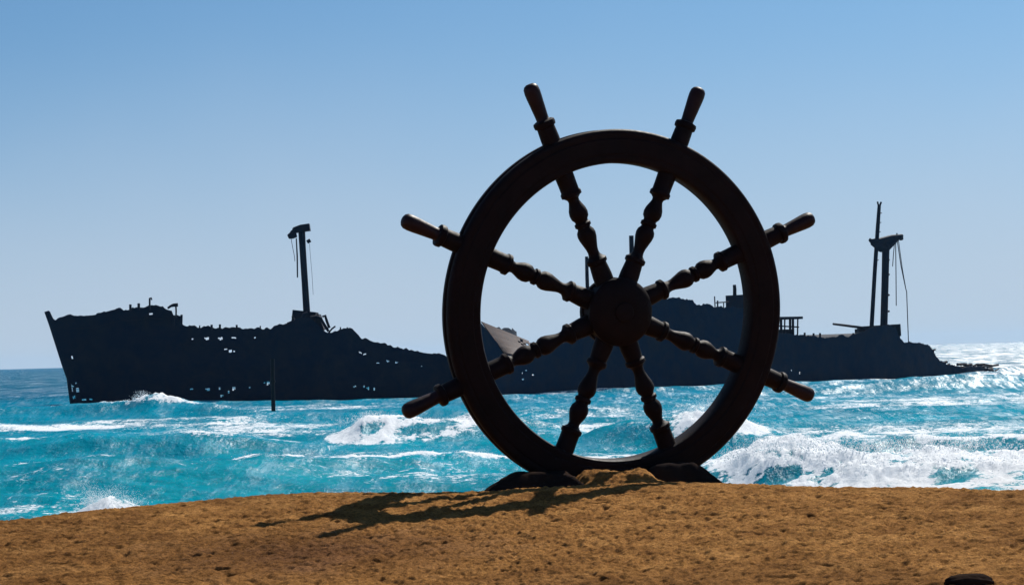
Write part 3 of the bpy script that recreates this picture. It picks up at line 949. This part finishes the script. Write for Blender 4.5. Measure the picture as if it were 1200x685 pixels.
# deckhouse with its funnel
bm = bmesh.new()
u0, z0 = AFT.hit(877, 360, -4); u1, z1 = AFT.hit(899, 344.6, -4)
def prism(bm, sec, u0, u1, w0, w1, z0, z1):
    v = [bm.verts.new(sec.P(u, w, z) - SHIP0) for z in (z0, z1) for (u, w) in ((u0, w0), (u1, w0), (u1, w1), (u0, w1))]
    for f in ((3, 2, 1, 0), (4, 5, 6, 7), (0, 1, 5, 4), (1, 2, 6, 5), (2, 3, 7, 6), (3, 0, 4, 7)):
        bm.faces.new([v[i] for i in f])
prism(bm, AFT, u0, u1, -4, 0, z0 - 1.2, z1)
dh = obj('deckhouse', bm, M_hull_aft, ship)
obj('funnel', bar(AFT, [(861, 346), (861, 338), (860.6, 333.5)], [2.2, 2.1, 1.9], -1.5), M_iron, dh, 40)
bm = bar(AFT, [(838, 361), (837.4, 347)], .7, -6.5)
bar(AFT, [(841, 361), (841, 352)], .9, -6.5, bm)
bar(AFT, [(839, 354.5), (854, 353.5)], .7, -6.5, bm)
bar(AFT, [(848, 361), (848, 354)], .6, -6.5, bm)
obj('railing', bm, M_iron, ship, 40)
# open-sided wheelhouse frame
bm = bmesh.new()
ua, za = AFT.hit(905, 374, -5); ub, zb_ = AFT.hit(939.5, 370.6, -5)
prism(bm, AFT, ua, ub, -5.2, 3, zb_ - .32, zb_)
cab = obj('cabin_roof', bm, M_iron, ship)
for px in (915.5, 919.5, 926, 929.5, 934.6):
    obj('cabin_post', bar(AFT, [(px, 394), (px + random.uniform(-.4, .4), 372.5)], random.choice((.9, 1.1, 1.5)), -5), M_iron, cab, 40)
obj('railing', bar(AFT, [(908, 381.5), (936, 383)], .8, -5.1), M_iron, cab, 40)
bm = bmesh.new()
ua, za = AFT.hit(908, 392, -4.5); ub, zb_ = AFT.hit(930, 385.5, -4.5)
prism(bm, AFT, ua, ub, -4.6, -4.2, za - 1, zb_)
obj('cabin_wall', bm, M_iron, cab)
for px, y1 in ((953.4, 390.2), (961, 390), (943, 389.5), (1000, 390)):
    stanchion(AFT, px, y1 + 7, y1, 1.2, -6)
obj('boom', bar(AFT, [(976.5, 379.4), (990, 381), (1014, 384.2)], [1.3, 1.5, 1.6], -4), M_iron, ship, 40)
# after masts
bm = bar(AFT, [(1020.8, 392), (1021.4, 383), (1025, 320), (1028.5, 268), (1030.4, 240)], [2.6, 2.5, 2.4, 2.4, 2.0], -1, seg=12)
bar(AFT, [(1029.4, 241), (1028.3, 236.2)], 1.0, -1, bm); bar(AFT, [(1031, 241), (1032.6, 236.8)], 1.1, -1, bm)
for k in range(6):
    bar(AFT, [(1030 - k * .75, 250 + k * 11), (1033.2 - k * .75, 249.5 + k * 11)], .6, -1, bm, 6)
obj('mast', bm, M_iron, ship, 40)
bm = bar(AFT, [(1035.5, 392), (1035.8, 381), (1037.2, 330), (1038.2, 286)], [4.6, 4.3, 4.2, 4.4], -1, seg=14)
for y in (305, 322, 346, 365):
    bar(AFT, [(1036.4, y), (1041.9, y - .6)], 1.3, -1.2, bm, 6)
mb = obj('mast', bm, M_iron, ship, 40)
bm = bar(AFT, [(1019.2, 281), (1022, 283), (1030, 281.8), (1044, 278), (1057, 276.4)], [1.8, 3.2, 3.0, 2.9, 2.4], -1, seg=8)
bar(AFT, [(1022, 285), (1032, 291), (1040, 291)], [2.5, 4.5, 4.0], -1, bm); bar(AFT, [(1040, 290), (1049, 282), (1055, 278)], [4.0, 3.0, 1.5], -1, bm)
bar(AFT, [(1051.5, 278), (1051, 273)], .8, -1, bm); bar(AFT, [(1055, 279.5), (1057, 279)], 2.4, -1, bm); bar(AFT, [(1020, 284), (1019.5, 279)], .9, -1, bm)
poly = [(1019, 280), (1024, 285), (1030, 289.5), (1033.5, 293), (1042.5, 292.5), (1045, 287), (1050, 282), (1056, 279), (1056, 276.5), (1044, 277.5), (1032, 280)]
fa = [bm.verts.new(sp_(AFT, a, b, -1.25)) for a, b in poly]; fb = [bm.verts.new(sp_(AFT, a, b, -.75)) for a, b in poly]
bm.faces.new(fa); bm.faces.new(fb[::-1])
for i in range(len(poly)): bm.faces.new((fa[i], fb[i], fb[(i + 1) % len(poly)], fa[(i + 1) % len(poly)]))
bmesh.ops.recalc_face_normals(bm, faces=bm.faces)
obj('crosstree', bm, M_iron, mb, 30)
for pts, rd in (([(1048.5, 282), (1047, 298), (1046, 312)], .5), ([(1049.6, 284), (1050, 320), (1050.3, 358)], .55), ([(1051.5, 282), (1056, 312), (1061, 336), (1062.5, 342), (1064.6, 400)], .55), ([(1053, 282), (1057.5, 315), (1061.5, 338)], .45)):
    obj('cable', bar(AFT, pts, rd, -1, None, 5), M_iron, mb, 40)
bm = bmesh.new()
for px, py, sx, sz in ((1030, 388, 2.6, .8), (1044, 389, .8, .9), (1015, 391, 1.2, .7)):
    c = sp_(AFT, px, py, -2); box(bm, c, (sx, 1.8, sz), Matrix.Rotation(random.uniform(-.15, .15), 3, 'Y'))
obj('winch_house', bm, M_iron, ship)
stanchion(AFT, 1047.6, 396, 384, 1.3, -5.5); stanchion(AFT, 1050.2, 398, 388, 1.0, -5.5)
# torn plating and frames trailing from the stern
bm = bmesh.new()
for k in range(70):
    px = random.uniform(1082, 1168); f = (px - 1082) / 86
    y0 = 436 + 1.5 * f; h = random.uniform(3, 16) * (1 - .55 * f) if px < 1100 else random.uniform(2, 9)
    bar(AFT, [(px, y0 + 3), (px + random.uniform(-3, 3), y0 - h * .6), (px + random.uniform(-5, 5), y0 - h)], [random.uniform(.7, 1.6), random.uniform(.6, 1.3), .5], random.uniform(-3, 3), bm, 6)
for k in range(46):
    px = random.uniform(1078, 1160); y0 = random.uniform(426, 436)
    bar(AFT, [(px, y0), (px + random.uniform(4, 14), y0 + random.uniform(-3, 3))], random.uniform(.7, 1.7), random.uniform(-3, 3), bm, 6)
for k in range(12):
    px = random.uniform(1082, 1093); y0 = random.uniform(405, 424)
    bar(AFT, [(px - 6, y0), (px + random.uniform(1, 5), y0 + random.uniform(-3, 4))], random.uniform(.8, 1.8), -3.5, bm, 6)
o = obj('stern_wreckage', bm, M_iron, ship); o['kind'] = 'stuff'

# mooring pole in the surf in front of the wreck
pp = at_height(320.5, 483.5, 0.0)
bm = bmesh.new()
dz = pp[1] / F
tube(bm, [(0, 0, -1.2), (0, 0, 33 * dz), (.03, 0, 63 * dz)], [2.6 * dz, 2.4 * dz, 2.3 * dz], 14)
tube(bm, [(0, 0, 36 * dz), (0, 0, 38 * dz)], [3.2 * dz, 3.2 * dz], 14)
o = obj('mooring_pole', bm, M_post, None, 40, (pp[0], pp[1], 0))
o['label'] = 'thin dark pole standing in the water before the bow half of the wreck'; o['category'] = 'pole'

# ------------------------------------------------------------------ light, sky, camera
SUN_AZ, SUN_EL = 29.0, 47.0     # azimuth to the right of the view axis
w = bpy.data.worlds.new('World'); scene.world = w; w.use_nodes = True
nt = w.node_tree; nt.nodes.clear()
sky = nt.nodes.new('ShaderNodeTexSky'); sky.sky_type = 'NISHITA'; sky.sun_disc = False
sky.sun_elevation = R(SUN_EL); sky.sun_rotation = R(SUN_AZ)
sky.altitude = 0; sky.air_density = 1.0; sky.dust_density = 0.8; sky.ozone_density = 1.0
tc = nt.nodes.new('ShaderNodeTexCoord')
vm = nt.nodes.new('ShaderNodeVectorMath'); vm.operation = 'MULTIPLY_ADD'
vm.inputs[1].default_value = (1, 1, 1); vm.inputs[2].default_value = (0, 0, .09)
nt.links.new(tc.outputs['Generated'], vm.inputs[0]); nt.links.new(vm.outputs[0], sky.inputs['Vector'])
bg = nt.nodes.new('ShaderNodeBackground'); bg.inputs['Strength'].default_value = 0.06
ow = nt.nodes.new('ShaderNodeOutputWorld')
tint = nt.nodes.new('ShaderNodeMix'); tint.data_type = 'RGBA'; tint.blend_type = 'MULTIPLY'; tint.inputs[0].default_value = 1.0
tint.inputs[7].default_value = (.53, .81, .98, 1)
nt.links.new(sky.outputs[0], tint.inputs[6])
# pale sea haze low in the sky
sz = nt.nodes.new('ShaderNodeSeparateXYZ'); nt.links.new(tc.outputs['Generated'], sz.inputs[0])
mr = nt.nodes.new('ShaderNodeMapRange'); mr.interpolation_type = 'SMOOTHSTEP'
mr.inputs['From Min'].default_value = 0.0; mr.inputs['From Max'].default_value = .18; mr.inputs['To Min'].default_value = .85; mr.inputs['To Max'].default_value = 0.0
wn = noise(nt, tc.outputs['Generated'], 3.0, 4, .55)
nt.links.new(math_(nt, 'ADD', sz.outputs['Z'], math_(nt, 'MULTIPLY_ADD', wn, .06, -.03)), mr.inputs['Value'])
nt.links.new(mixc(nt, mr.outputs[0], tint.outputs[2], (5.6, 6.55, 7.9)), bg.inputs['Color']); nt.links.new(bg.outputs[0], ow.inputs['Surface'])
sl = bpy.data.lights.new('sun', 'SUN'); sl.energy = 5.0; sl.angle = R(.5); sl.color = (1, .95, .87)
so = link(bpy.data.objects.new('sun', sl))
sd = Vector((math.sin(R(SUN_AZ)) * math.cos(R(SUN_EL)), math.cos(R(SUN_AZ)) * math.cos(R(SUN_EL)), math.sin(R(SUN_EL))))
so.rotation_euler = sd.to_track_quat('Z', 'Y').to_euler(); so.location = (40, 40, 60)

m, nt, out = newmat('sea_haze')
pv = N(nt, 'ShaderNodeVolumePrincipled', Density=0.000045, Anisotropy=0.2)
pv.inputs['Color'].default_value = (.38, .66, 1.0, 1)
nt.links.new(pv.outputs[0], out.inputs['Volume'])
bm = bmesh.new(); box(bm, (0, 2900, 14), (4500, 3000, 17.5))
o = obj('haze', bm, m); o['kind'] = 'stuff'; o['label'] = 'thin sea haze over the water'; o['category'] = 'haze'
scene.cycles.volume_bounces = 0

cam = bpy.data.cameras.new('camera'); co = link(bpy.data.objects.new('camera', cam))
M = Matrix((Vector(CR), Vector(CU), -Vector(CF))).transposed().to_4x4(); M.translation = Vector(CC)
co.matrix_world = M
cam.sensor_fit = 'HORIZONTAL'; cam.sensor_width = 36; cam.lens = 36 * F / 1200
cam.clip_start = .1; cam.clip_end = 30000
scene.camera = co
vs = scene.view_settings
scene.display_settings.display_device = 'sRGB'
vs.view_transform = 'Standard'; vs.look = 'None'; vs.gamma = 1; vs.exposure = 0.6; vs.use_curve_mapping = False
scene.cycles.use_denoising = True
scene.cycles.sample_clamp_direct = 4.0
scene.cycles.sample_clamp_indirect = 2.0
scene.cycles.max_bounces = 6; scene.cycles.transparent_max_bounces = 6
